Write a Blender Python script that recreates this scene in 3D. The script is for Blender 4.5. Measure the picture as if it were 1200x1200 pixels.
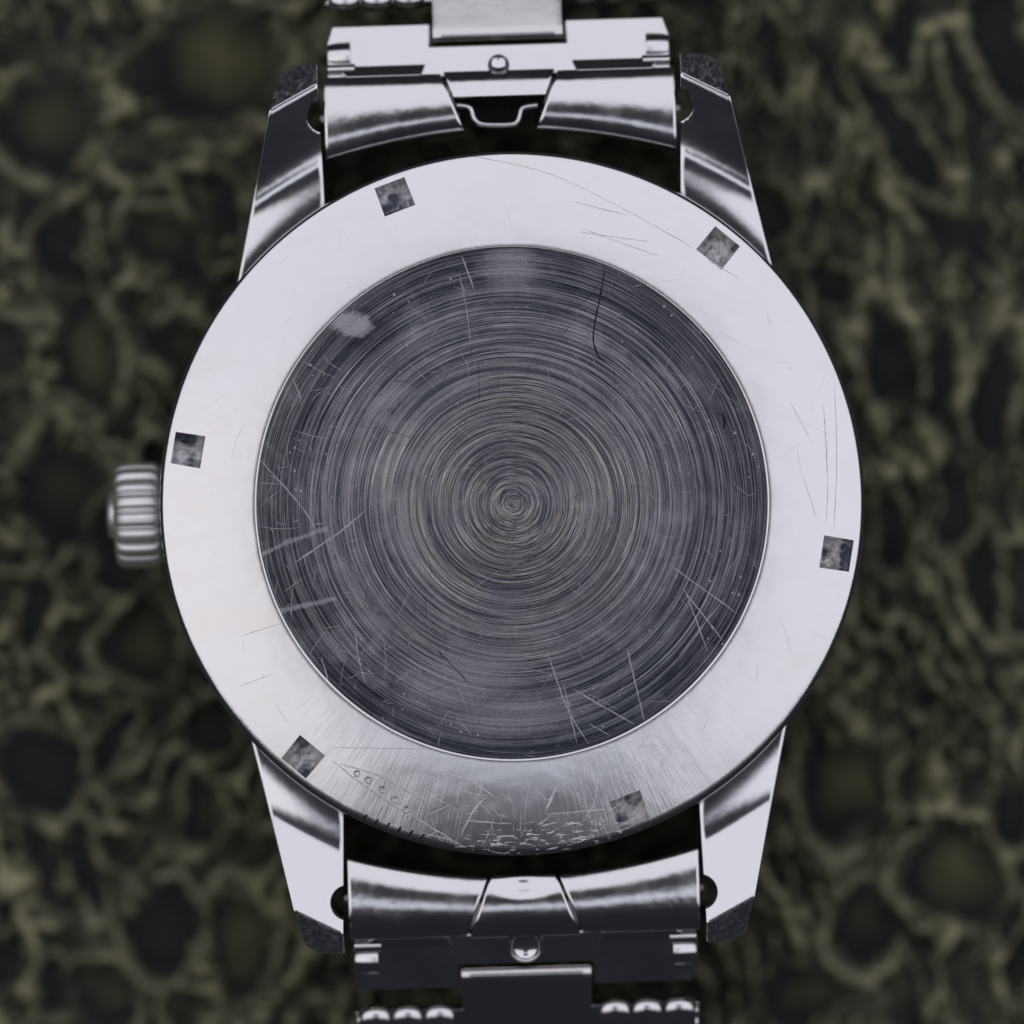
import bpy, bmesh, math, random
import numpy as np
from mathutils import Vector, Matrix

for o in list(bpy.data.objects):
    bpy.data.objects.remove(o)
scene = bpy.context.scene
R = math.radians

# lengths are worked out in hundredth-millimetre-like units "u" (0.0424 mm) and stored in metres
S = 4.24e-5
DIST = 8255.0            # camera distance above the case back (350 mm)
GROUND_Z = -330.0        # the mat below the watch
TILT = R(1.75)           # the watch lies slightly turned

# ------------------------------------------------------------------ camera
cam_data = bpy.data.cameras.new('camera')
cam = bpy.data.objects.new('camera', cam_data)
scene.collection.objects.link(cam)
scene.camera = cam
cam.location = (0, -10 * S, DIST * S)
cam.rotation_euler = (0, 0, 0)
cam_data.sensor_width = 36
cam_data.lens = 36 * DIST / 1200.0
cam_data.clip_start = 0.01
cam_data.clip_end = 20
cam_data.dof.use_dof = True
cam_data.dof.focus_distance = (DIST + 4) * S
cam_data.dof.aperture_fstop = 10.5

# ------------------------------------------------------------------ world and lamps
world = bpy.data.worlds.new('World')
scene.world = world
world.use_nodes = True
bg = world.node_tree.nodes['Background']
bg.inputs[0].default_value = (0.84, 0.90, 1.14, 1)
bg.inputs[1].default_value = 0.024

LAMP_RADIANCE = 0.98
LAMP_COL = (0.99, 0.98, 1.07)
def softbox(name, x0, x1, y0, y1, h=300, k=1.0, col=LAMP_COL):
    """a rectangular softbox lying above the watch, sizes in millimetres"""
    L = bpy.data.lights.new(name, 'AREA')
    L.shape = 'RECTANGLE'
    L.size = (x1 - x0) / 1000
    L.size_y = (y1 - y0) / 1000
    L.energy = LAMP_RADIANCE * k * math.pi * L.size * L.size_y
    L.color = col
    o = bpy.data.objects.new(name, L)
    scene.collection.objects.link(o)
    o.location = ((x0 + x1) / 2000, (y0 + y1) / 2000, h / 1000)
    return o
softbox('softbox_far', -330, 330, 36, 320, k=0.96)
softbox('softbox_left_side', -330, -36, -100, 36, h=301, k=1.06, col=(1.02, 0.985, 1.02))
softbox('softbox_right_side', 36, 330, -100, 36, h=301, k=0.99)
softbox('softbox_near_strip', -36, 36, -65, -37, h=302, k=0.9, col=(0.94, 0.98, 1.10))

scene.view_settings.view_transform = 'Standard'
scene.view_settings.look = 'None'
scene.view_settings.exposure = 0.0
scene.view_settings.gamma = 1.0
scene.view_settings.use_curve_mapping = False
scene.render.engine = 'CYCLES'
scene.cycles.max_bounces = 8
scene.cycles.caustics_reflective = True
scene.unit_settings.system = 'METRIC'

# ------------------------------------------------------------------ node helpers
class Nodes:
    def __init__(self, name):
        self.mat = bpy.data.materials.new(name)
        self.mat.use_nodes = True
        self.t = self.mat.node_tree
        self.bsdf = self.t.nodes['Principled BSDF']
        tc = self.t.nodes.new('ShaderNodeTexCoord')
        self.P = self.vm('SCALE', tc.outputs['Object'], scale=1.0 / S)
    def put(self, sock, v):
        if isinstance(v, bpy.types.NodeSocket):
            self.t.links.new(v, sock)
        elif v is not None:
            sock.default_value = v
    def m(self, op, a, b=None, c=None, clamp=False):
        n = self.t.nodes.new('ShaderNodeMath'); n.operation = op; n.use_clamp = clamp
        self.put(n.inputs[0], a); self.put(n.inputs[1], b); self.put(n.inputs[2], c)
        return n.outputs[0]
    def vm(self, op, a, b=None, scale=None):
        n = self.t.nodes.new('ShaderNodeVectorMath'); n.operation = op
        self.put(n.inputs[0], a); self.put(n.inputs[1], b)
        if scale is not None: self.put(n.inputs['Scale'], scale)
        return n.outputs['Value'] if op in ('LENGTH', 'DISTANCE', 'DOT_PRODUCT') else n.outputs[0]
    def xyz(self, v):
        n = self.t.nodes.new('ShaderNodeSeparateXYZ'); self.put(n.inputs[0], v); return n.outputs
    def comb(self, x, y, z):
        n = self.t.nodes.new('ShaderNodeCombineXYZ')
        self.put(n.inputs[0], x); self.put(n.inputs[1], y); self.put(n.inputs[2], z)
        return n.outputs[0]
    def noise(self, v, scale=1.0, detail=2.0, rough=0.5, dist=0.0, color=False):
        n = self.t.nodes.new('ShaderNodeTexNoise')
        self.put(n.inputs['Vector'], v); self.put(n.inputs['Scale'], scale)
        self.put(n.inputs['Detail'], detail); self.put(n.inputs['Roughness'], rough)
        self.put(n.inputs['Distortion'], dist)
        return n.outputs['Color'] if color else n.outputs['Fac']
    def voronoi(self, v, scale=1.0, feature='F1'):
        n = self.t.nodes.new('ShaderNodeTexVoronoi'); n.feature = feature
        self.put(n.inputs['Vector'], v); self.put(n.inputs['Scale'], scale)
        return n.outputs['Distance']
    def rng(self, v, a, b, c=0.0, d=1.0, smooth=True):
        n = self.t.nodes.new('ShaderNodeMapRange')
        n.interpolation_type = 'SMOOTHSTEP' if smooth else 'LINEAR'
        self.put(n.inputs[0], v); self.put(n.inputs[1], a); self.put(n.inputs[2], b)
        self.put(n.inputs[3], c); self.put(n.inputs[4], d)
        return n.outputs[0]
    def mix(self, f, a, b):
        n = self.t.nodes.new('ShaderNodeMix'); n.data_type = 'RGBA'
        self.put(n.inputs[0], f)
        for s, v in ((n.inputs[6], a), (n.inputs[7], b)):
            self.put(s, v if isinstance(v, bpy.types.NodeSocket) else (*v, 1.0))
        return n.outputs[2]
    def fmix(self, f, a, b):
        n = self.t.nodes.new('ShaderNodeMix'); n.data_type = 'FLOAT'
        self.put(n.inputs[0], f); self.put(n.inputs[2], a); self.put(n.inputs[3], b)
        return n.outputs[0]
    def bump(self, h, dist, strength=1.0, normal=None):
        n = self.t.nodes.new('ShaderNodeBump')
        self.put(n.inputs['Height'], h)
        n.inputs['Distance'].default_value = dist * S
        self.put(n.inputs['Strength'], strength)
        if normal is not None: self.put(n.inputs['Normal'], normal)
        return n.outputs[0]
    def seg(self, P, a, b, w, soft=0.6):
        """mask of a scratch from a to b with half width w"""
        ba = Vector((b[0] - a[0], b[1] - a[1], 0))
        pa = self.vm('SUBTRACT', P, (a[0], a[1], 0))
        h = self.m('MULTIPLY', self.vm('DOT_PRODUCT', pa, tuple(ba / ba.length_squared)), 1.0, clamp=True)
        q = self.vm('SCALE', tuple(ba), scale=h)
        d = self.vm('DISTANCE', pa, q)
        return self.rng(d, w + soft, max(0.0, w - soft), 0, 1)
    def lines(self, P, pts, w, soft=0.6):
        acc = None
        for a, b in zip(pts[:-1], pts[1:]):
            s = self.seg(P, a, b, w, soft)
            acc = s if acc is None else self.m('MAXIMUM', acc, s)
        return acc
    def allmax(self, lst):
        acc = lst[0]
        for s in lst[1:]: acc = self.m('MAXIMUM', acc, s)
        return acc
    def blob(self, P, c, rx, ry, ang=0.0, soft=0.5):
        q = self.vm('SUBTRACT', P, (c[0], c[1], 0))
        ca, sa = math.cos(ang), math.sin(ang)
        u = self.vm('DOT_PRODUCT', q, (ca / rx, sa / rx, 0))
        v = self.vm('DOT_PRODUCT', q, (-sa / ry, ca / ry, 0))
        d = self.vm('LENGTH', self.comb(u, v, 0.0))
        return self.rng(d, 1.0 + soft, 1.0 - soft, 0, 1)
    def set(self, **k):
        names = dict(color='Base Color', metal='Metallic', rough='Roughness', normal='Normal', spec='Specular IOR Level')
        for key, v in k.items():
            s = self.bsdf.inputs[names[key]]
            if key == 'color' and not isinstance(v, bpy.types.NodeSocket): v = (*v, 1.0)
            self.put(s, v)
        return self.mat

def W(px, py):
    """position on the case back (watch frame) of a spot measured in the photograph"""
    dx, dy = px - 600.0, 590.0 - py
    c, s = math.cos(TILT), math.sin(TILT)
    return (dx * c + dy * s, dy * c - dx * s)
def WL(*pts): return [W(*p) for p in pts]

STEEL = (0.68, 0.68, 0.70)

# ------------------------------------------------------------------ materials
def mat_polished(name, rough=0.10, tint=STEEL, wear=1.0):
    n = Nodes(name)
    big = n.noise(n.P, 0.02, 3, 0.6)
    fine = n.noise(n.P, 0.15, 2, 0.5)
    hair = n.noise(n.vm('MULTIPLY', n.P, (0.9, 0.05, 0.3)), 1.0, 3, 0.6, 0.4)
    r = n.m('ADD', rough, n.m('MULTIPLY', n.rng(big, 0.4, 0.7), 0.06 * wear))
    r = n.m('ADD', r, n.m('MULTIPLY', n.rng(hair, 0.60, 0.74), 0.08 * wear))
    h = n.m('ADD', n.m('MULTIPLY', big, 0.3), n.m('MULTIPLY', fine, 0.002))
    n.set(color=tint, metal=1.0, rough=r, normal=n.bump(h, 2.0 * wear, 1.0))
    return n.mat

def mat_facet():
    n = Nodes('scuffed_steel')
    a = n.noise(n.P, 0.16, 4, 0.7, 0.8)
    b = n.noise(n.vm('MULTIPLY', n.P, (0.5, 0.12, 0.2)), 1.0, 3, 0.6, 1.0)
    r = n.m('ADD', 0.22, n.m('MULTIPLY', n.rng(a, 0.42, 0.68), 0.30))
    h = n.m('ADD', a, n.m('MULTIPLY', b, 0.6))
    return n.set(color=STEEL, metal=1.0, rough=r, normal=n.bump(h, 0.22))

def mat_ring():
    n = Nodes('polished_ring_steel')
    P = n.P
    x, y, z = n.xyz(P)
    flat = n.comb(x, y, 0.0)
    r = n.vm('LENGTH', flat)
    ux, uy = n.m('DIVIDE', x, r), n.m('DIVIDE', y, r)
    # radial polish streaks
    streak = n.noise(n.comb(n.m('MULTIPLY', ux, 55), n.m('MULTIPLY', uy, 55), n.m('MULTIPLY', r, 0.012)), 1.0, 4, 0.7)
    micro = n.noise(P, 0.5, 3, 0.6)
    wave = n.noise(P, 0.018, 2, 0.5)
    # chewed metal along the rim below
    tang = n.noise(n.comb(n.m('MULTIPLY', ux, 26), n.m('MULTIPLY', uy, 26), n.m('MULTIPLY', r, 0.26)), 1.0, 3, 0.6, 0.8)
    zone = n.m('MULTIPLY', n.blob(flat, W(640, 992), 105, 24, R(5), 0.5), n.rng(tang, 0.56, 0.70))
    h = n.m('ADD', n.m('MULTIPLY', wave, 0.55), n.m('MULTIPLY', streak, 0.11))
    h = n.m('ADD', h, n.m('MULTIPLY', micro, 0.03))
    h = n.m('ADD', h, n.m('MULTIPLY', zone, 0.35))
    rough = n.m('ADD', 0.17, n.m('MULTIPLY', zone, 0.35))
    smear = n.noise(n.vm('MULTIPLY', P, (0.012, 0.02, 0.01)), 1.0, 4, 0.6, 0.5)
    col = n.mix(n.rng(smear, 0.45, 0.75), (0.70, 0.70, 0.715), (0.69, 0.675, 0.665))
    return n.set(color=col, metal=1.0, rough=rough, normal=n.bump(h, 1.0))

def mat_disc():
    n = Nodes('circular_brushed_steel')
    x, y, z = n.xyz(n.P)
    flat = n.comb(x, y, 0.0)
    def rings(cx, cy, f, k, detail, rough=0.55, zoff=0.0):
        q = n.vm('SUBTRACT', flat, (cx, cy, 0))
        r = n.m('ADD', n.vm('LENGTH', q), 0.001)
        qx, qy, _ = n.xyz(q)
        v = n.comb(n.m('MULTIPLY', n.m('DIVIDE', qx, r), k), n.m('MULTIPLY', n.m('DIVIDE', qy, r), k),
                   n.m('ADD', n.m('MULTIPLY', r, f), zoff))
        return n.noise(v, 1.0, detail, rough)
    r = n.vm('LENGTH', flat)
    g1 = rings(-1.5, 1.0, 0.34, 0.55, 3, 0.68)
    g2 = rings(2.0, -2.0, 0.85, 0.9, 2, 0.6, 31.0)
    g3 = rings(-3.0, -2.0, 0.12, 0.6, 2, 0.5, 77.0)
    g4 = rings(5.0, 3.0, 0.55, 1.4, 2, 0.6, 143.0)
    wob = n.noise(n.P, 0.07, 4, 0.7, color=True)
    flat = n.vm('ADD', flat, n.vm('MULTIPLY', n.vm('SUBTRACT', wob, (0.5, 0.5, 0.5)), (26, 26, 0)))
    scuff_sheen = n.allmax([n.m('MULTIPLY', n.blob(flat, W(412, 380), 23, 14, R(-12), 0.35), 0.9),
                      n.m('MULTIPLY', n.blob(flat, W(597, 312), 30, 24, 0, 0.7), 0.5),
                      n.m('MULTIPLY', n.blob(flat, W(458, 466), 26, 9, R(25), 0.8), 0.45),
                      n.m('MULTIPLY', n.blob(flat, W(470, 540), 50, 12, R(6), 0.8), 0.3),
                      n.m('MULTIPLY', n.blob(flat, W(540, 800), 60, 30, R(8), 0.8), 0.5),
                      n.m('MULTIPLY', n.blob(flat, W(600, 840), 80, 22, R(4), 0.8), 0.5)])  # these last two blobs paint the lower disc's sheen into its colour
    mild = n.vm('ADD', n.comb(x, y, 0.0), n.vm('MULTIPLY', n.vm('SUBTRACT', wob, (0.5, 0.5, 0.5)), (7, 7, 0)))
    rub = n.lines(mild, WL((300, 653), (340, 634), (382, 620)), 2.2, 1.6)
    rub = n.m('MAXIMUM', rub, n.seg(mild, W(328, 716), W(392, 702), 2.8, 1.7))
    scuff_sheen = n.m('MAXIMUM', scuff_sheen, n.m('MULTIPLY', rub, 0.55))
    haze = n.m('MULTIPLY', n.rng(n.noise(n.P, 0.016, 4, 0.6, 0.4), 0.52, 0.72), 0.28)
    scuff_sheen = n.m('MAXIMUM', scuff_sheen, haze)
    grain = n.noise(n.P, 0.35, 3, 0.7)
    scuff_sheen = n.m('MULTIPLY', scuff_sheen, n.rng(grain, 0.25, 0.6, 0.55, 1.0))
    # crumbs of dust and nicks, thicker towards the rim on the left
    speck = n.rng(n.voronoi(n.P, 0.085), 0.16, 0.09)
    keep = n.rng(n.noise(n.P, 0.05, 1, 0.5), 0.52, 0.60)
    edge = n.rng(r, 150, 300)
    speck = n.m('MULTIPLY', n.m('MULTIPLY', speck, keep), n.m('ADD', 0.15, edge))
    cloud = n.noise(n.P, 0.011, 3, 0.55)
    amp = n.m('MULTIPLY', n.rng(r, 305, 60, 0.16, 1.0), n.rng(cloud, 0.3, 0.7, 0.6, 1.2))
    h = n.m('MULTIPLY', g1, 1.15)
    h = n.m('ADD', h, n.m('MULTIPLY', g2, 0.5))
    h = n.m('ADD', h, n.m('MULTIPLY', g3, 1.2))
    h = n.m('ADD', h, n.m('MULTIPLY', g4, 0.5))
    h = n.m('MULTIPLY', h, n.m('MULTIPLY', amp, n.rng(r, 2, 30, 0.45, 1.0)))
    nrm = n.bump(h, 1.0)
    groove = n.rng(n.m('ADD', n.m('MULTIPLY', g1, 0.5), n.m('MULTIPLY', g2, 0.5)), 0.40, 0.60)
    hairs = n.m('MAXIMUM', n.rng(g2, 0.60, 0.70), n.m('MULTIPLY', n.rng(g4, 0.60, 0.72), 0.8))
    warm = n.m('MULTIPLY', n.rng(r, 250, 60), n.rng(cloud, 0.3, 0.6))
    col = n.mix(groove, (0.052, 0.058, 0.078), n.mix(warm, (0.21, 0.215, 0.235), (0.27, 0.25, 0.235)))
    col = n.mix(n.m('MULTIPLY', n.m('MULTIPLY', hairs, n.rng(r, 290, 190, 0.35, 1.0)), n.rng(cloud, 0.35, 0.65, 0.35, 1.0)), col, (0.50, 0.485, 0.47))
    col = n.mix(n.m('MULTIPLY', n.m('MAXIMUM', scuff_sheen, speck), 0.8), col, (0.40, 0.40, 0.43))
    rough = n.m('ADD', n.rng(r, 300, 80, 0.15, 0.28), n.m('MULTIPLY', n.m('MAXIMUM', scuff_sheen, speck), 0.30))
    return n.set(color=col, metal=1.0, rough=rough, normal=nrm)

def mat_pocket():
    n = Nodes('grimy_pocket_steel')
    a = n.noise(n.P, 0.05, 2, 0.55, 0.0)
    b = n.noise(n.P, 0.14, 2, 0.6)
    col = n.mix(n.rng(a, 0.38, 0.55), (0.10, 0.115, 0.15), (0.62, 0.61, 0.62))
    h = n.m('ADD', n.m('MULTIPLY', a, 8.0), n.m('MULTIPLY', b, 1.2))
    return n.set(color=col, metal=0.9, rough=n.m('ADD', 0.42, n.m('MULTIPLY', b, 0.2)), normal=n.bump(h, 1.6))

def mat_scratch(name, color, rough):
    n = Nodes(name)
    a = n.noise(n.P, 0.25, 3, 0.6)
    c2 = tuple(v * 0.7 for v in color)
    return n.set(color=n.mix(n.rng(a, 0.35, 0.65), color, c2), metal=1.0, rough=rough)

def mat_mat():
    n = Nodes('olive_reptile_mat')
    at = n.t.nodes.new('ShaderNodeAttribute'); at.attribute_name = 'ridge'
    ridge = at.outputs['Fac']
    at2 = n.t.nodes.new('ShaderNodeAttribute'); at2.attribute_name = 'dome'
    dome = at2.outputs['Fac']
    fib = n.noise(n.P, 0.05, 4, 0.65, 0.6)
    var = n.noise(n.P, 0.012, 3, 0.6)
    olive = n.mix(fib, (0.30, 0.30, 0.175), (0.74, 0.71, 0.47))
    olive = n.mix(n.rng(var, 0.4, 0.65), olive, n.mix(fib, (0.24, 0.24, 0.14), (0.56, 0.54, 0.34)))
    dark = n.mix(fib, (0.008, 0.011, 0.014), (0.018, 0.022, 0.022))
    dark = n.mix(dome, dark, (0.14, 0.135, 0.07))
    col = n.mix(ridge, dark, olive)
    h = n.noise(n.P, 0.15, 4, 0.65)
    return n.set(color=col, metal=0.0, rough=0.75, spec=0.25, normal=n.bump(h, 4.0))

M = dict(
    steel=mat_polished('polished_steel', 0.10),
    lug=mat_polished('polished_lug_steel', 0.10, STEEL, 0.35),
    link=mat_polished('pressed_link_steel', 0.11, (0.68, 0.675, 0.685), 0.8),
    inner=mat_polished('inner_link_steel', 0.14, (0.64, 0.62, 0.62), 0.45),
    crown=mat_polished('crown_steel', 0.48, (0.93, 0.92, 0.91), 0.6),
    facet=mat_facet(), bright_scratch=mat_scratch('fresh_scratch_steel', (0.80, 0.80, 0.82), 0.42),
    soft_scratch=mat_scratch('rubbed_steel', (0.40, 0.40, 0.43), 0.40), dull_scratch=mat_scratch('stained_scratch_steel', (0.63, 0.62, 0.63), 0.20),
    crack=mat_scratch('crack_grime_hollow_shade', (0.03, 0.03, 0.035), 0.5), ring=mat_ring(), disc=mat_disc(), pocket=mat_pocket(), mat=mat_mat())  # crack also carries the painted shade of the hollow floor

# ------------------------------------------------------------------ mesh helpers
col_main = scene.collection
def link(name, me, parent=None, mats=(), sharp=30):
    me.name = name
    for m in mats: me.materials.append(M[m])
    if sharp is not None:
        me.polygons.foreach_set('use_smooth', [True] * len(me.polygons))
        me.set_sharp_from_angle(angle=R(sharp))
    o = bpy.data.objects.new(name, me)
    col_main.objects.link(o)
    if parent is not None: o.parent = parent
    return o

def mesh_from(verts, faces, midx=None):
    me = bpy.data.meshes.new('mesh')
    me.from_pydata([(x * S, y * S, z * S) for x, y, z in verts], [], faces)
    bm = bmesh.new(); bm.from_mesh(me)
    bmesh.ops.recalc_face_normals(bm, faces=bm.faces)
    bm.to_mesh(me); bm.free()
    if midx is not None:
        me.polygons.foreach_set('material_index', midx)
    return me

def lathe(profile, seg=256, axis='z', closed=True, rfun=None):
    """profile: (r, z) points; closed profile gives a ring"""
    verts, faces = [], []
    n = len(profile)
    for i in range(seg):
        a = 2 * math.pi * i / seg
        for j, (r, z) in enumerate(profile):
            rr = r if rfun is None else rfun(r, a, j)
            p = (rr * math.cos(a), rr * math.sin(a), z)
            if axis == 'x': p = (z, p[0], p[1])
            verts.append(p)
    for i in range(seg):
        k = (i + 1) % seg
        for j in range(n if closed else n - 1):
            j2 = (j + 1) % n
            faces.append((i * n + j, k * n + j, k * n + j2, i * n + j2))
    if not closed:      # cap both ends
        faces.append(tuple(i * n for i in range(seg)))
        faces.append(tuple(i * n + n - 1 for i in reversed(range(seg))))
    return mesh_from(verts, faces)

def slab(fun, nu, nv, depth, us=None, vs=None):
    """closed solid whose top is fun(u, v) -> (x, y, z) and whose underside lies `depth` lower"""
    us = us or [i / nu for i in range(nu + 1)]
    vs = vs or [j / nv for j in range(nv + 1)]
    nu, nv = len(us) - 1, len(vs) - 1
    verts, faces = [], []
    top = {}
    for i, u in enumerate(us):
        for j, v in enumerate(vs):
            top[i, j] = len(verts); verts.append(fun(u, v))
    for i in range(nu):
        for j in range(nv):
            faces.append((top[i, j], top[i + 1, j], top[i + 1, j + 1], top[i, j + 1]))
    loop = [(i, 0) for i in range(nu)] + [(nu, j) for j in range(nv)] + [(i, nv) for i in range(nu, 0, -1)] + [(0, j) for j in range(nv, 0, -1)]
    low = []
    for k in loop:
        x, y, z = verts[top[k]]
        low.append(len(verts))
        verts.append((x, y, (z - depth) if depth > 0 else depth))
    L = len(loop)
    for q in range(L):
        faces.append((top[loop[q]], top[loop[(q + 1) % L]], low[(q + 1) % L], low[q]))
    faces.append(tuple(low))
    return mesh_from(verts, faces)

def with_mods(me, build, mats=()):
    """apply modifiers to a mesh and give the result back as a mesh"""
    for m in mats: me.materials.append(M[m])
    o = bpy.data.objects.new('work', me); col_main.objects.link(o)
    extra = build(o) or []
    bpy.context.view_layer.update()
    dg = bpy.context.evaluated_depsgraph_get()
    out = bpy.data.meshes.new_from_object(o.evaluated_get(dg))
    for e in [o] + extra:
        bpy.data.objects.remove(e)
    return out

def bevelled(me, width, segs=2, angle=30):
    def b(o):
        m = o.modifiers.new('b', 'BEVEL'); m.width = width * S; m.segments = segs
        m.limit_method = 'ANGLE'; m.angle_limit = R(angle)
    return with_mods(me, b)

def prism(poly, z0, z1, zfun=None):
    """upright prism over a polygon; zfun(x, y) tilts its top"""
    n = len(poly)
    verts = [(x, y, (z1 if zfun is None else zfun(x, y))) for x, y in poly] + [(x, y, z0) for x, y in poly]
    faces = [tuple(range(n)), tuple(range(2 * n - 1, n - 1, -1))] + [(i, (i + 1) % n, n + (i + 1) % n, n + i) for i in range(n)]
    return mesh_from(verts, faces)

def transformed(me, mat4):
    me.transform(mat4)
    if mat4.determinant() < 0: me.flip_normals()
    return me
def flip(sx, sy): return Matrix.Diagonal((sx, sy, 1, 1))

def join(parts):
    bm = bmesh.new()
    for p in parts:
        bm.from_mesh(p)
    me = bpy.data.meshes.new('mesh'); bm.to_mesh(me); bm.free()
    return me

# ------------------------------------------------------------------ the mat below
def hash2(ix, iy, seed):
    h = (ix.astype(np.int64) * 374761393 + iy.astype(np.int64) * 668265263 + seed * 974711) & 0x7fffffff
    h = ((h ^ (h >> 13)) * 1274126177) & 0x7fffffff
    h = h ^ (h >> 16)
    return (h & 0xffff) / 65535.0
def vnoise(x, y, seed):
    ix, iy = np.floor(x), np.floor(y)
    fx, fy = x - ix, y - iy
    fx = fx * fx * (3 - 2 * fx); fy = fy * fy * (3 - 2 * fy)
    a = hash2(ix, iy, seed); b = hash2(ix + 1, iy, seed); c = hash2(ix, iy + 1, seed); d = hash2(ix + 1, iy + 1, seed)
    return (a * (1 - fx) + b * fx) * (1 - fy) + (c * (1 - fx) + d * fx) * fy
def fbm(x, y, seed, o=4):
    s, t, a = 0, 0, 1.0
    for k in range(o):
        s = s + a * vnoise(x * 2 ** k, y * 2 ** k, seed + k * 17); t += a; a *= 0.5
    return s / t
def sstep(a, b, x):
    t = np.clip((x - a) / (b - a), 0, 1); return t * t * (3 - 2 * t)
def cells(x, y, size, seed):
    gx, gy = x / size, y / size
    ix, iy = np.floor(gx), np.floor(gy)
    f1 = np.full(x.shape, 9.0); f2 = np.full(x.shape, 9.0)
    for dx in (-1, 0, 1):
        for dy in (-1, 0, 1):
            cx, cy = ix + dx, iy + dy
            d = np.hypot(cx + 0.1 + 0.8 * hash2(cx, cy, seed) - gx, cy + 0.1 + 0.8 * hash2(cx, cy, seed + 5) - gy)
            f2 = np.minimum(f2, np.maximum(f1, d)); f1 = np.minimum(f1, d)
    return f1, f2

# hollows of the mat, as they lie in the photograph: (x, y, half width, half height, turn, dome)
HOLLOWS = [
    (66, 140, 72, 62, 10, 0.45), (262, 82, 78, 78, 0, 1.0), (64, 285, 27, 38, 0, 0.1), (100, 425, 46, 64, 0, 0.7),
    (195, 290, 40, 55, 35, 0.3), (70, 30, 20, 25, 0, 0.2), (170, 745, 50, 55, 0, 0.6), (75, 585, 50, 66, 0, 0.25),
    (50, 905, 52, 55, 20, 0.1), (190, 1092, 50, 52, 0, 0.15), (120, 1165, 45, 45, 0, 0.4), (290, 1110, 42, 75, 0, 0.8),
    (990, 930, 50, 70, 0, 1.0), (1115, 1018, 52, 58, -15, 0.7), (1184, 955, 26, 42, 0, 0.1), (1012, 1085, 52, 52, 0, 0.35),
    (925, 1165, 55, 42, 0, 0.5), (1034, 420, 34, 58, 5, 0.1), (1108, 440, 24, 60, -5, 0.1), (1172, 470, 26, 60, 0, 0.1),
    (1178, 60, 34, 84, 10, 0.1), (1062, 45, 20, 52, -12, 0.1), (1060, 160, 20, 92, 38, 0.1), (905, 250, 36, 34, 0, 0.2),
    (975, 330, 40, 22, -25, 0.1), (1045, 620, 20, 70, 5, 0.1), (1125, 600, 18, 60, -5, 0.2), (130, 640, 36, 46, 0, 0.3),
    (1165, 690, 22, 70, 8, 0.1), (1120, 275, 18, 70, 40, 0.1), (980, 100, 16, 60, 25, 0.1), (905, 60, 16, 60, 10, 0.2),
    (35, 720, 22, 40, 0, 0.1), (130, 880, 22, 50, -25, 0.1), (40, 1010, 16, 55, 0, 0.1), (100, 1020, 22, 50, 15, 0.1),
    (60, 1160, 20, 40, 0, 0.1), (230, 960, 26, 50, -10, 0.3), (215, 420, 30, 50, 20, 0.3), (240, 850, 30, 40, 0, 0.2)]

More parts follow.
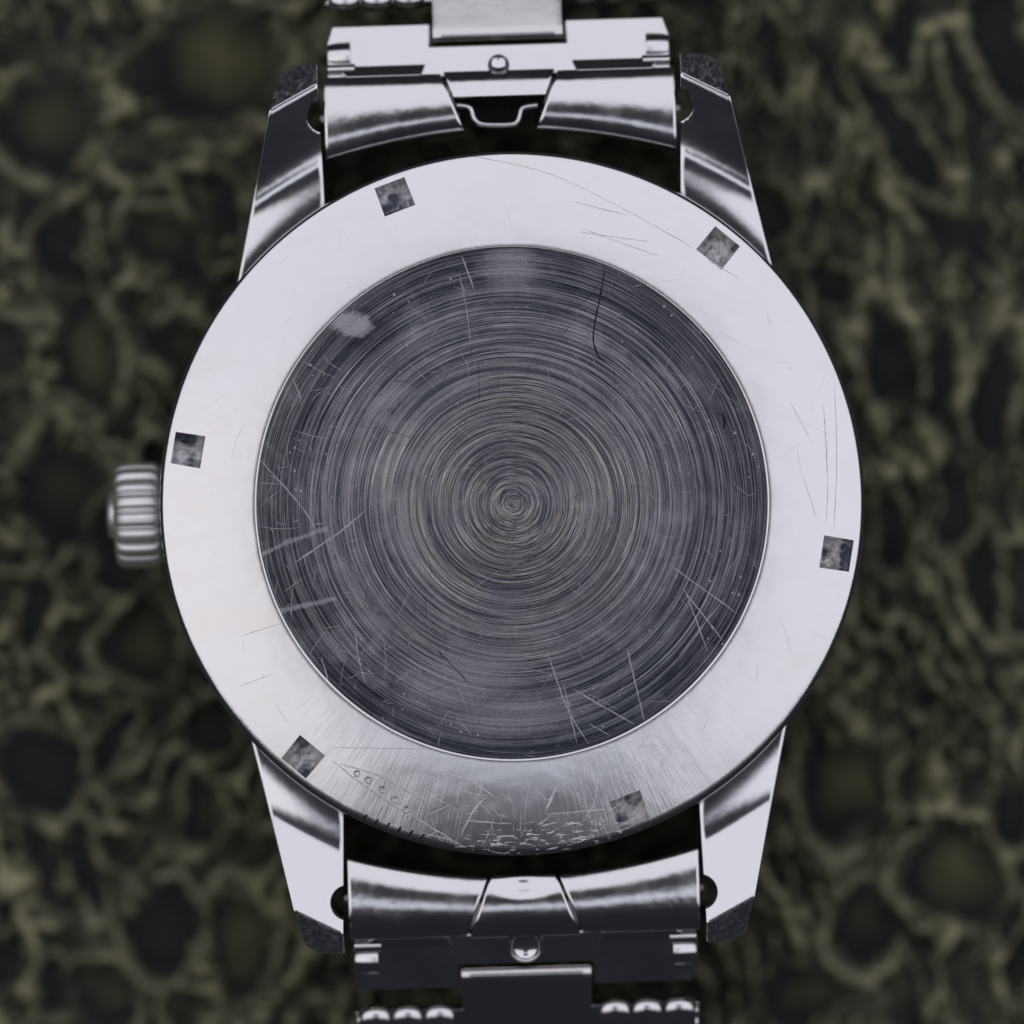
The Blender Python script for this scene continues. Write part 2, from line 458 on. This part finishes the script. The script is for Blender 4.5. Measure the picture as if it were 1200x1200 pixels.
def build_ground():
    k = (DIST - GROUND_Z) / DIST
    half, n = 1560.0, 620
    g = np.linspace(-half, half, n)
    X, Y = np.meshgrid(g, g)
    # position as measured in the photograph, used only to place the hollows of the hide where they lie
    U, V = X / k + 600.0, 600.0 - (Y + 10) / k
    wx = (fbm(X / 95, Y / 95, 3) - 0.5) * 95 + (fbm(X / 26, Y / 26, 41, 3) - .5) * 26
    wy = (fbm(X / 95, Y / 95, 9) - 0.5) * 95 + (fbm(X / 26, Y / 26, 47, 3) - .5) * 26
    xs, ys = X + wx, Y + wy
    # drawn-out cells between the hollows, upright and streaky towards the right
    st = sstep(150, 420, X)
    f1, f2 = cells(xs * (1.0 + 0.8 * st) + ys * 0.3, ys * (0.8 - 0.45 * st) - xs * 0.2, 76.0, 21)
    h1, h2 = cells(xs * (1 + 0.5 * st), ys * (1 - 0.4 * st), 31.0, 77)
    vein = 1 - np.abs(2 * fbm(xs * (1 + 0.9 * st) / 62, ys * (1 - 0.6 * st) / 62, 101, 2) - 1)
    vein2 = 1 - np.abs(2 * fbm(xs * (1 + st) / 32, ys * (1 - 0.65 * st) / 32, 131, 2) - 1)
    patch = fbm(X / 110, Y / 110, 5, 3)
    ridge = 1 - sstep(0.03, 0.18, f2 - f1)
    ridge = np.maximum(ridge, sstep(0.92, 0.995, vein))
    ridge = np.maximum(ridge, 0.8 * sstep(0.88, 0.99, vein2) * sstep(0.40, 0.55, patch))
    ridge = np.maximum(ridge, 0.25 * (1 - sstep(0.02, 0.2, h2 - h1)) * sstep(0.45, 0.65, fbm(X / 90, Y / 90, 61)))
    ridge = ridge * (0.16 + 1.1 * sstep(0.28, 0.62, fbm(X / 38, Y / 38, 15, 3)))
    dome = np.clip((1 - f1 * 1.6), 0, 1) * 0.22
    height = 36 * ridge + 18 * dome
    Uw, Vw = U + wx * 0.6, V + wy * 0.6
    for (cx, cy, rx, ry, ang, dm) in HOLLOWS:
        a = R(ang); du, dv = Uw - cx, Vw - cy
        p = (du * math.cos(a) - dv * math.sin(a)) / rx
        q = (du * math.sin(a) + dv * math.cos(a)) / ry
        d = np.hypot(p, q)
        inside = 1 - sstep(0.72, 1.08, d)
        rim = np.exp(-((d - 1.14) / 0.12) ** 2) * sstep(0.32, 0.6, fbm(X / 50 + cx, Y / 50, 19, 3))
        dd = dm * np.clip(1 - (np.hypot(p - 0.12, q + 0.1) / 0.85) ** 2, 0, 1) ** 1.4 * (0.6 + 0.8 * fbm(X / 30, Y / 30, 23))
        ridge = ridge * (1 - inside)
        ridge = np.maximum(ridge, rim * 1.0 * (0.45 + 0.8 * fbm(X / 40, Y / 40, 15)))
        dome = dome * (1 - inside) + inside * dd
        height = height * (1 - inside) + inside * (-24 + 34 * dd)
        height = np.maximum(height, rim * 24 - 3)
    height = height + (fbm(X / 14, Y / 14, 31, 3) - 0.5) * 12 * (0.3 + ridge)
    Z = GROUND_Z + height
    co = np.stack([X * S, Y * S, Z * S], -1).reshape(-1, 3).astype(np.float32)
    idx = np.arange(n * n).reshape(n, n)
    quads = np.stack([idx[:-1, :-1], idx[:-1, 1:], idx[1:, 1:], idx[1:, :-1]], -1).reshape(-1, 4)
    me = bpy.data.meshes.new('ground')
    me.vertices.add(n * n); me.vertices.foreach_set('co', co.ravel())
    nf = len(quads)
    me.loops.add(nf * 4); me.loops.foreach_set('vertex_index', quads.ravel().astype(np.int32))
    me.polygons.add(nf)
    me.polygons.foreach_set('loop_start', np.arange(0, nf * 4, 4, dtype=np.int32))
    me.update(calc_edges=True); me.validate()
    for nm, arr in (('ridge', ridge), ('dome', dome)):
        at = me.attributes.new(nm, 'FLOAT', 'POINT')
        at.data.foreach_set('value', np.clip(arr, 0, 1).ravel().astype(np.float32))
    me.polygons.foreach_set('use_smooth', [True] * nf)
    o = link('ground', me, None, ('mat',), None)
    o['kind'] = 'structure'
    o['label'] = 'dark olive and black hide-like surface with ridges and round hollows under the watch'
    return o
build_ground()

# ------------------------------------------------------------------ the watch
watch = bpy.data.objects.new('wristwatch', None)
col_main.objects.link(watch)
watch.location = (0, 0, GROUND_Z * S)
watch.rotation_euler = (0, 0, TILT)
watch.empty_display_size = 0.02
watch['label'] = 'steel wristwatch lying face down with scratched round case back and steel bracelet'
watch['category'] = 'wristwatch'
LIFT = Vector((0, 0, -GROUND_Z * S))
def part(name, me, mats, sharp=30, parent=None):
    o = link(name, me, parent or watch, mats, sharp)
    if parent is None: o.location = LIFT
    return o

# case back: ring with six key pockets, and the brushed centre
def ring_z(r):
    t = max(0.0, (r - 302) / 109.0)
    return -(5.5 * t + 4.2 * t * t)
prof = [(299.0, -1.0), (299.8, -0.55), (300.6, -0.22), (302.0, -0.1)]
prof += [(r, ring_z(r) - 0.1) for r in np.linspace(306, 408, 22)]
prof += [(410.8, -10.4), (413, -12.2), (413.8, -15), (413.8, -46), (299.0, -46)]
ring_me = lathe(prof, 360)
POCKETS = [math.atan2(*reversed(W(px, py))) for px, py in ((462, 229), (842, 290), (981, 649), (738, 949), (356, 886), (219, 527))]
def cut_pockets(o):
    cuts = []
    for a in POCKETS:
        me = prism([(-20.5, -21.5), (19.5, -21.5), (19.5, 21.5), (-20.5, 21.5)], -36, 12)
        for v in me.vertices:      # walls lean in towards the floor
            if v.co.z < 0: v.co.x = v.co.x * 0.70 + 1.0 * S; v.co.y *= 0.70
        for q in ('ring', 'pocket'): me.materials.append(M[q])
        me.update()
        me.polygons.foreach_set('material_index', [1 if abs(p.normal.z) > 0.7 else 0 for p in me.polygons])
        c = bpy.data.objects.new('cut', me); col_main.objects.link(c)
        c.rotation_euler = (0, 0, a); c.location = (385.5 * S * math.cos(a), 385.5 * S * math.sin(a), 0)
        m = o.modifiers.new('x', 'BOOLEAN'); m.operation = 'DIFFERENCE'; m.solver = 'EXACT'; m.object = c
        cuts.append(c)
    return cuts
ring_me = with_mods(ring_me, cut_pockets, ('ring', 'pocket'))
case_back = part('case_back', ring_me, (), 28)
case_back['label'] = 'bright polished ring of the case back with six square key pockets'

disc_prof = [(0.01, -0.7), (60, -0.7), (140, -0.75), (220, -0.8), (299.2, -0.9), (299.2, -40), (0.01, -40)]
disc = part('centre_disc', lathe(disc_prof, 256), ('disc',), 30)
disc['label'] = 'dark circular-brushed centre of the case back with hairline crack'

# scratches: thin raised burrs and filled grooves, each following its own path
rnd = random.Random(4)
def strip(parent, pts, w, mat, zf, name='scratch', taper=True):
    pts = [Vector((*W(*p), 0)) for p in pts]
    path = []
    for i in range(len(pts) - 1):
        p0, p1, p2, p3 = pts[max(0, i - 1)], pts[i], pts[i + 1], pts[min(len(pts) - 1, i + 2)]
        n = max(3, int((p2 - p1).length / 6))
        for k in range(n):
            t = k / n
            path.append(0.5 * ((2 * p1) + (p2 - p0) * t + (2 * p0 - 5 * p1 + 4 * p2 - p3) * t * t + (3 * p1 - p0 - 3 * p2 + p3) * t ** 3))
    path.append(pts[-1])
    verts, faces = [], []
    m = len(path)
    for i, p in enumerate(path):
        d = path[min(m - 1, i + 1)] - path[max(0, i - 1)]
        nn = Vector((-d.y, d.x, 0)).normalized()
        q = i / (m - 1)
        hw = w * (min(1, 0.25 + 3.5 * min(q, 1 - q)) if taper else 1) * rnd.uniform(0.65, 1.2)
        p = p + nn * rnd.uniform(-0.35, 0.35)
        for k, (e, dz) in enumerate(((-1, -0.05), (0, 0.16), (1, -0.05))):
            c = p + nn * hw * e
            verts.append((c.x, c.y, zf(c.length) + dz))
    for i in range(m - 1):
        for k in (0, 1):
            faces.append((i * 3 + k, i * 3 + k + 1, i * 3 + k + 4, i * 3 + k + 3))
    me = mesh_from(verts, faces)
    if me.polygons[0].normal.z < 0: me.flip_normals()
    part(name, me, (mat,), 60, parent)
disc_z = lambda r: -0.7 - 0.2 * (r / 299.2) ** 2
back_z = lambda r: ring_z(min(r, 408)) - 0.1
for pts, w in ((((552, 182), (640, 202), (722, 240), (812, 290)), 0.5), (((672, 236), (735, 252)), 0.4), (((682, 268), (772, 300)), 0.5),
               (((680, 272), (760, 283)), 0.5), (((830, 305), (865, 325)), 0.6), (((965, 470), (970, 560), (968, 615)), 0.35),
               (((978, 450), (981, 540), (977, 625)), 0.3), (((925, 470), (950, 515)), 0.25), (((940, 555), (958, 610)), 0.25),
               (((285, 745), (330, 730)), 0.4), (((280, 805), (320, 790)), 0.4), (((390, 876), (500, 878)), 0.4)):
    strip(case_back, pts, w, 'dull_scratch', back_z)
for pts, w in ((((398, 895), (450, 912), (512, 947)), 1.2), (((388, 890), (440, 930), (545, 994)), 1.4), (((495, 905), (545, 913), (582, 936)), 1.2),
               (((540, 980), (555, 950), (570, 934)), 1.6), (((560, 934), (566, 920)), 1.0), (((640, 950), (652, 922)), 2.4),
               (((628, 924), (640, 938)), 1.1), (((684, 962), (697, 940), (700, 910)), 1.2),
               (((690, 900), (715, 870)), 0.8), (((545, 962), (600, 966)), 0.9), (((640, 955), (720, 948)), 0.9)):
    strip(case_back, pts, w, 'bright_scratch', back_z)
for a, b in ((425, 961), (439, 966), (452, 971), (465, 976), (479, 980), (492, 984)):
    strip(case_back, ((a, b), (a + 5, b - 7)), 1.8, 'crack', back_z, 'dark_tick')  # row of short dark slanted ticks near the ring's outer edge
for cx, cy in ((418.5, 906.5), (431.5, 914), (448, 925), (463, 937), (476, 948.5)):
    x, y = W(cx, cy); z = back_z(math.hypot(x, y))
    pm = lathe([(4.6, z - 0.5), (3.6, z + 0.7), (2.4, z + 0.5), (1.4, z - 0.4)], 20)
    part('punch_mark', transformed(pm, Matrix.Translation((x * S, y * S, 0))), ('bright_scratch',), 60, case_back)
strip(disc, ((709, 310), (704, 345), (697, 378), (696, 402), (703, 419), (718, 426)), 1.5, 'crack', disc_z, 'crack')
for pts, w in ((((513, 762), (548, 799)), 0.8), (((846, 484), (849, 494), (848, 503)), 2.0), (((560, 420), (562, 470)), 0.4), (((520, 770), (500, 752)), 0.5)):
    strip(disc, pts, w, 'crack', disc_z)
for pts, w in ((((541, 300), (556, 340)), 0.9), (((536, 310), (548, 370), (553, 420)), 0.5),
               (((304, 538), (350, 590), (372, 622)), 0.9), (((345, 660), (400, 622), (428, 598)), 1.3),
               (((416, 740), (420, 770), (428, 800)), 1.0), (((376, 770), (380, 782), (385, 800)), 0.9),
               (((640, 760), (665, 830), (690, 872)), 1.0), (((660, 800), (676, 872)), 0.9), (((672, 808), (745, 850)), 1.2),
               (((800, 690), (848, 752)), 0.9), (((802, 690), (830, 765)), 0.8), (((782, 660), (865, 720)), 1.0),
               (((735, 760), (755, 845)), 1.0), (((795, 770), (850, 700)), 0.7), (((505, 830), (480, 818)), 0.8),
               (((690, 848), (715, 862)), 0.8), (((790, 490), (798, 480)), 0.8)):
    strip(disc, pts, w, 'soft_scratch', disc_z)

# fine hairlines left by years of wear, too many and too thin to pick apart
def hairlines(parent, count, r0, r1, w, mat, zf, seed, arc0=0.0, arc1=2 * math.pi):
    rr = random.Random(seed)
    verts, faces = [], []
    for _ in range(count):
        r = math.sqrt(rr.uniform(r0 * r0, r1 * r1)); a = rr.uniform(arc0, arc1)
        p = Vector((r * math.cos(a), r * math.sin(a), 0))
        t = rr.uniform(0, math.pi); L = rr.choice((8, 14, 22, 40)) * rr.uniform(0.6, 1.3); bend = rr.uniform(-0.25, 0.25)
        base = len(verts); n = 5
        for i in range(n):
            q = i / (n - 1)
            th = t + bend * (q - 0.5)
            c = p + Vector((math.cos(th), math.sin(th), 0)) * L * (q - 0.5)
            if not r0 < c.length < r1: c = c.normalized() * min(max(c.length, r0), r1)
            nn = Vector((-math.sin(th), math.cos(th), 0)) * w * math.sin(math.pi * (0.1 + 0.8 * q))
            for e in (-1, 1):
                v = c + nn * e; verts.append((v.x, v.y, zf(c.length) + 0.07))
        for i in range(n - 1):
            faces.append((base + 2 * i, base + 2 * i + 1, base + 2 * i + 3, base + 2 * i + 2))
    me = bpy.data.meshes.new('mesh')
    me.from_pydata([(x * S, y * S, z * S) for x, y, z in verts], [], faces)
    o = part('hairline_scratches', me, (mat,), None, parent)
    o['kind'] = 'stuff'
hairlines(disc, 150, 20, 297, 0.26, 'soft_scratch', disc_z, 5)
hairlines(disc, 55, 215, 297, 0.36, 'soft_scratch', disc_z, 6, R(140), R(260))
hairlines(disc, 60, 30, 297, 0.26, 'crack', disc_z, 8)
hairlines(case_back, 60, 305, 402, 0.17, 'dull_scratch', back_z, 9)
hairlines(case_back, 80, 305, 404, 0.36, 'bright_scratch', back_z, 10, R(-115), R(-60))

# case middle
body_prof = [(404, -42), (410, -42.5), (412, -44), (414, -50), (416, -62), (417, -80), (417.5, -120), (415, -165), (406, -200),
             (392, -232), (372, -250), (340, -262), (300, -290), (200, -304), (0.01, -308), (0.01, -60), (404, -60)]
def gap_dark_sill(sy):  # added flare, shaped steep so the gap beside the end link reads black
    def f(u, v):
        x = -208 + 416 * u
        r = 416 + 33 * v
        y = math.sqrt(r * r - x * x)
        return (x, y, -58 - 5.0 * 36 * v)
    return transformed(slab(f, 32, 4, -250.0), flip(1, sy))
part('case_middle', join([lathe(body_prof, 256), gap_dark_sill(1), gap_dark_sill(-1)]), ('steel',), 35)

# lugs
INN, OUT = (213.5, 499.0), (270.4, 469.7)
def lug_mesh():
    r0 = 413.5
    a_in = math.acos(210.0 / r0); a_out = math.atan2(268, 315)
    def height(x, y):
        d = math.hypot(x, y) - 420.0
        bump = -39.0 - 0.0036 * (d - 3.0) ** 2
        plane = -42.5 + 0.275 * (y - 392.0 + 0.5 * (x - 216.0))
        k = 5.0
        return k * math.log(math.exp(max(-40, (bump + 50) / k)) + math.exp(max(-40, (plane + 50) / k))) - 50
    def fun(s, t):
        a = a_in + (a_out - a_in) * s
        A = (r0 * math.cos(a), r0 * math.sin(a))
        B = (INN[0] + (OUT[0] - INN[0]) * s, INN[1] + (OUT[1] - INN[1]) * s)
        # rows leave the case concentrically and straighten towards the tip
        x = A[0] + (B[0] - A[0]) * t; y = A[1] + (B[1] - A[1]) * t
        return (x, y, height(x, y))
    ss = [0, .055] + [0.055 + (0.945 - .055) * i / 26 for i in range(1, 26)] + [0.945, 1]
    ts = [i / 100 for i in range(0, 97)] + [1.0]
    main = slab(fun, 0, 0, -210.0, ss, ts)
    # bevelled tip
    zi = height(*INN); zo = height(*OUT)
    ex = Vector((OUT[0] - INN[0], OUT[1] - INN[1], 0)).normalized()
    ny = Vector((-ex.y, ex.x, 0))
    def tipz(x, y):
        t = (x - INN[0]) * ex.x + (y - INN[1]) * ex.y
        d = (x - INN[0]) * ny.x + (y - INN[1]) * ny.y
        L = math.hypot(OUT[0] - INN[0], OUT[1] - INN[1])
        return zi + (zo - zi) * t / L - 0.72 * d
    tip = prism([INN, OUT, (259.6, 512.6), (244.1, 522.5), (213.5, 523.5)], -210, 0, tipz)
    return main, tip
def build_lug(sx, sy):
    main2, tip2 = lug_mesh()
    def mods(o):
        c_me = bpy.data.meshes.new('scoop'); b = bmesh.new()
        bmesh.ops.create_cone(b, cap_ends=True, segments=48, radius1=20 * S, radius2=21 * S, depth=320 * S)
        b.to_mesh(c_me); b.free()
        c_me.polygons.foreach_set('use_smooth', [True] * len(c_me.polygons))
        c = bpy.data.objects.new('scoop', c_me); col_main.objects.link(c)
        c.location = (207 * S, 463 * S, -120 * S)
        m = o.modifiers.new('x', 'BOOLEAN'); m.operation = 'DIFFERENCE'; m.solver = 'EXACT'; m.object = c
        m2 = o.modifiers.new('b', 'BEVEL'); m2.width = 1.4 * S; m2.segments = 2; m2.limit_method = 'ANGLE'; m2.angle_limit = R(32)
        return [c]
    lug_me = with_mods(main2, mods)
    tip_me = bevelled(tip2, 1.8, 2, 30)
    f = flip(sx, sy)
    lug = part('lug', transformed(lug_me, f), ('lug',), 32)
    part('lug_tip', transformed(tip_me, f), ('facet',), 16, lug)
    return lug
for sx, sy, txt in ((-1, 1, 'far left lug with dark polished face and bevelled tip'), (1, 1, 'far right lug with dark polished face and bevelled tip'),
                    (-1, -1, 'near left lug with bright face and dark bevelled tip'), (1, -1, 'near right lug with bright face and dark bevelled tip')):
    build_lug(sx, sy)['label'] = txt

# crown at the left
def crown_r(r, a, j):
    if r < 50: return r
    t = abs(math.sin(a * 17 / 2))
    return r - 7.0 * (1 - t) ** 1.8
cprof = [(0.01, -415), (50.0, -415.5), (54, -416), (58.5, -418), (61.5, -422), (62.5, -428), (62.8, -440), (62.5, -456), (61, -463), (58, -468), (54, -470), (49, -470.5), (0.01, -471)]
cm = lathe(cprof, 17 * 20, 'x', False, crown_r)
crown = part('crown', transformed(cm, Matrix.Translation((-0.5 * S, 0, -112 * S))), ('crown',), 45)
cap = lathe([(0.01, -468), (27, -469), (27, -475), (25, -478), (15, -480), (0.01, -481)], 64, 'x', False)
part('crown_cap', transformed(cap, Matrix.Translation((-0.5 * S, 0, -112 * S))), ('crown',), 35, crown)
stem = lathe([(0.01, -395), (24, -396), (24, -420), (0.01, -421)], 48, 'x', False)
part('crown_tube', transformed(stem, Matrix.Translation((-0.5 * S, 0, -112 * S))), ('steel',), 35, crown)

# ------------------------------------------------------------------ bracelet
def end_profile(t):
    """height across an end link, 0 at the case, 1 at the far edge: convex"""
    q = t - 0.46
    return -37.0 - 74.0 * (0.25 * q * q + 0.95 * q ** 4)
def inner_y(x): return 441.0 - 30.0 * (x / 208.0) ** 2
def end_link(sy):
    def wing(side):
        def f(u, v):      # u along x, v across
            xi = 42.0 + 27.0 * v
            x = xi + (207.0 - xi) * u
            y = inner_y(x) + (509.0 - inner_y(x)) * v
            return (side * x, y, end_profile(v))
        us = [0, .025] + [0.025 + 0.95 * i / 20 for i in range(1, 20)] + [.975, 1]
        vs = [0, .04] + [.04 + .92 * i / 24 for i in range(1, 24)] + [.96, 1]
        return bevelled(slab(f, 0, 0, -95.0, us, vs), 1.8, 2, 40)
    under = prism([(-60, 470), (60, 470), (72, 507), (-72, 507)], -150, -128)
    me = transformed(join([wing(1), wing(-1), under]), flip(1, sy))
    o = part('end_link', me, ('link',), 35)
    o['label'] = ('far' if sy > 0 else 'near') + ' curved end link of the bracelet between the lugs'
    # flanges behind the wings
    for s in (-1, 1):
        fl = prism([(s * 92, 507.5), (s * 180, 507.5), (s * 186, 514), (s * 180, 521), (s * 86, 521)], -92, -55, lambda x, y: -47 - 0.55 * (y - 507))
        part('flange', transformed(bevelled(fl, 1.5, 2), flip(1, sy)), ('inner',), 16, o)
    # tongue in the middle
    def tongue(v0, v1):
        def f(u, v):
            q = v0 + (v1 - v0) * v
            hw = 38.5 + 27.5 * q
            y = 438.0 + 73.0 * q
            x = (u * 2 - 1) * hw
            return (x, y, end_profile(q) + (1.5 if sy > 0 else 4.5) + (4.0 * math.exp(-((q - 0.16) / .13) ** 2 - (x / 22) ** 2) * -1.0 if sy < 0 else 0))
        us = [0, .03] + [.03 + .94 * i / 16 for i in range(1, 16)] + [.97, 1]
        vs = [0, .05] + [.05 + .9 * i / 24 for i in range(1, 24)] + [.95, 1]
        return bevelled(slab(f, 0, 0, 22.0, us, vs), 2.0, 2, 40)
    if sy > 0:
        part('tongue', tongue(0.56, 1.0), ('link',), 40, o)
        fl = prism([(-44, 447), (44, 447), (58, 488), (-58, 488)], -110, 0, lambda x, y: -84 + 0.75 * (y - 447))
        part('hollow_shade_floor', fl, ('crack',), 35, o)  # shade of the hollow put in as near-black colour on an added tilted plate
        pts = [W(*p) for p in ((535, 121), (552, 122.5), (555, 137), (563, 144), (604, 144), (608.5, 136), (611, 123), (630, 121))]
        verts, faces = [], []
        n = 12
        # round the path a little, then sweep a flattened wire along it
        path = []
        for i in range(len(pts) - 1):
            for k in range(4):
                q = k / 4
                path.append((pts[i][0] * (1 - q) + pts[i + 1][0] * q, pts[i][1] * (1 - q) + pts[i + 1][1] * q))
        path.append(pts[-1])
        for _ in range(2):
            path = [path[0]] + [tuple((path[i - 1][c] + 2 * path[i][c] + path[i + 1][c]) / 4 for c in (0, 1)) for i in range(1, len(path) - 1)] + [path[-1]]
        for i, p in enumerate(path):
            a, b = path[max(0, i - 1)], path[min(len(path) - 1, i + 1)]
            tx, ty = b[0] - a[0], b[1] - a[1]; L = math.hypot(tx, ty); nx, nyy = -ty / L, tx / L
            for k in range(n):
                an = 2 * math.pi * k / n
                verts.append((p[0] + nx * 4.2 * math.cos(an), p[1] + nyy * 4.2 * math.cos(an), -48 + 5 * math.sin(an)))
        for i in range(len(path) - 1):
            for k in range(n):
                faces.append((i * n + k, i * n + (k + 1) % n, (i + 1) * n + (k + 1) % n, (i + 1) * n + k))
        faces += [tuple(range(n)), tuple(range((len(path) - 1) * n, len(path) * n))]
        part('clip', mesh_from(verts, faces), ('steel',), 60, o)
    else:
        part('tongue', transformed(tongue(0.0, 1.0), flip(1, -1)), ('link',), 40, o)
    return o
end_link(1); end_link(-1)

def row_frame(k):
    """where the k-th row of links starts and how it leans"""
    y, z, a = 506.0, -54.0, 13.0
    for i in range(k):
        y += 92.0 * math.cos(R(a)); z -= 92.0 * math.sin(R(a)); a += 6.0
        a = min(a, 24.0)
    return Matrix.Translation((0, y * S, z * S)) @ Matrix.Rotation(-R(a), 4, 'X')

def rounded_dome(r, h, seg=32):
    pr = [(0.01, -8), (r, -8), (r, h * 0.55), (r * 0.96, h * 0.85), (r * 0.86, h)]
    pr += [(r * 0.8 * math.cos(q), h - 0.26 * r * math.sin(q)) for q in np.linspace(0.1, 1.35, 8)] + [(0.01, h - 0.26 * r)]
    return lathe(pr, seg, 'z', False)

def roll(x0, x1, y, z, r, seg=20):
    """short rounded roll lying along x"""
    pr = [(0.01, x0), (r * .7, x0 + 0.5), (r, x0 + r * .35), (r, x1 - r * .35), (r * .7, x1 - .5), (0.01, x1)]
    return transformed(lathe(pr, seg, 'x', False), Matrix.Translation((0, y * S, z * S)))

def link_row(k, sy):
    F = flip(1, sy) @ row_frame(k)
    # carrier plate with a slot for the centre link
    poly = [(-203, 0), (203, 0), (203, 44), (196, 66), (80, 66), (80, 38), (-80, 38), (-80, 66), (-196, 66), (-203, 44)]
    plate = part('bracelet_link', transformed(bevelled(prism(poly, -14, 0), 2.0, 2), F), ('link',), 16)
    plate['label'] = ('far' if sy > 0 else 'near') + ' bracelet link, number %d from the case' % (k + 1)
    for s in (-1, 1):
        tb = join([roll(s * 168 if s > 0 else -204, 204 if s > 0 else -168, 12, -1, 7),
                   bevelled(slab(lambda u, v, s=s: (s * (174 + 29 * u), 18 + 28 * v, 5.5 - 5 * (2 * v - 1) ** 2 - 3 * u * u), 8, 8, 12), 2, 2, 40)])
        part('side_tab', transformed(tb, F), ('link',), 40, plate)
    rv = rounded_dome(13 if sy > 0 else 21, 11)
    if k == 0: part('rivet', transformed(rv, F @ Matrix.Translation((0, (10 if sy > 0 else 14) * S, 0))), ('steel',), 40, plate)
    # centre link with its rolled lip
    def cl(u, v):
        x = (u * 2 - 1) * 77
        y = 42 + 92 * v
        q = 92 * v
        z = 7.0 - 6.0 * math.exp(-q / 3.0) - (0.0 if q < 14 else 0.11 * (q - 14))
        return (x, y, z)
    vs = [0, .02, .04, .07, .10, .14, .155, .17, .19] + [.19 + .81 * i / 10 for i in range(1, 11)]
    c = part('centre_link', transformed(bevelled(slab(cl, 12, 0, 16, None, vs), 1.6, 2, 45), F), ('inner',), 40)
    c['label'] = ('far' if sy > 0 else 'near') + ' middle bracelet link with folded lip, number %d from the case' % (k + 1)
    # outer links with scalloped knuckles
    for s in (-1, 1):
        kn = []
        for q, xc in enumerate((104, 142, 180)):
            def kf(u, v, xc=xc):
                a = (u * 2 - 1)
                hw = 18.5
                y0 = 86 + 5 * a * a
                return (s * (xc + a * hw), y0 + (140 - y0) * v, 3 + 5 * math.sqrt(max(0, 1 - a * a * .9)) - 6 * math.exp(-v * 12))
            kn.append(slab(kf, 14, 12, 14))
        part('outer_link', transformed(join(kn), F), ('link',), 50)
for sy in (1, -1):
    for k in range(3):
        link_row(k, sy)

# spring bars
for sy in (1, -1):
    me = lathe([(0.01, -213), (5, -212), (5, -204), (11, -203), (11, 203), (5, 204), (5, 212), (0.01, 213)], 24, 'x', False)
    part('spring_bar', transformed(me, Matrix.Translation((0, sy * 463 * S, -108 * S))), ('steel',), 40)
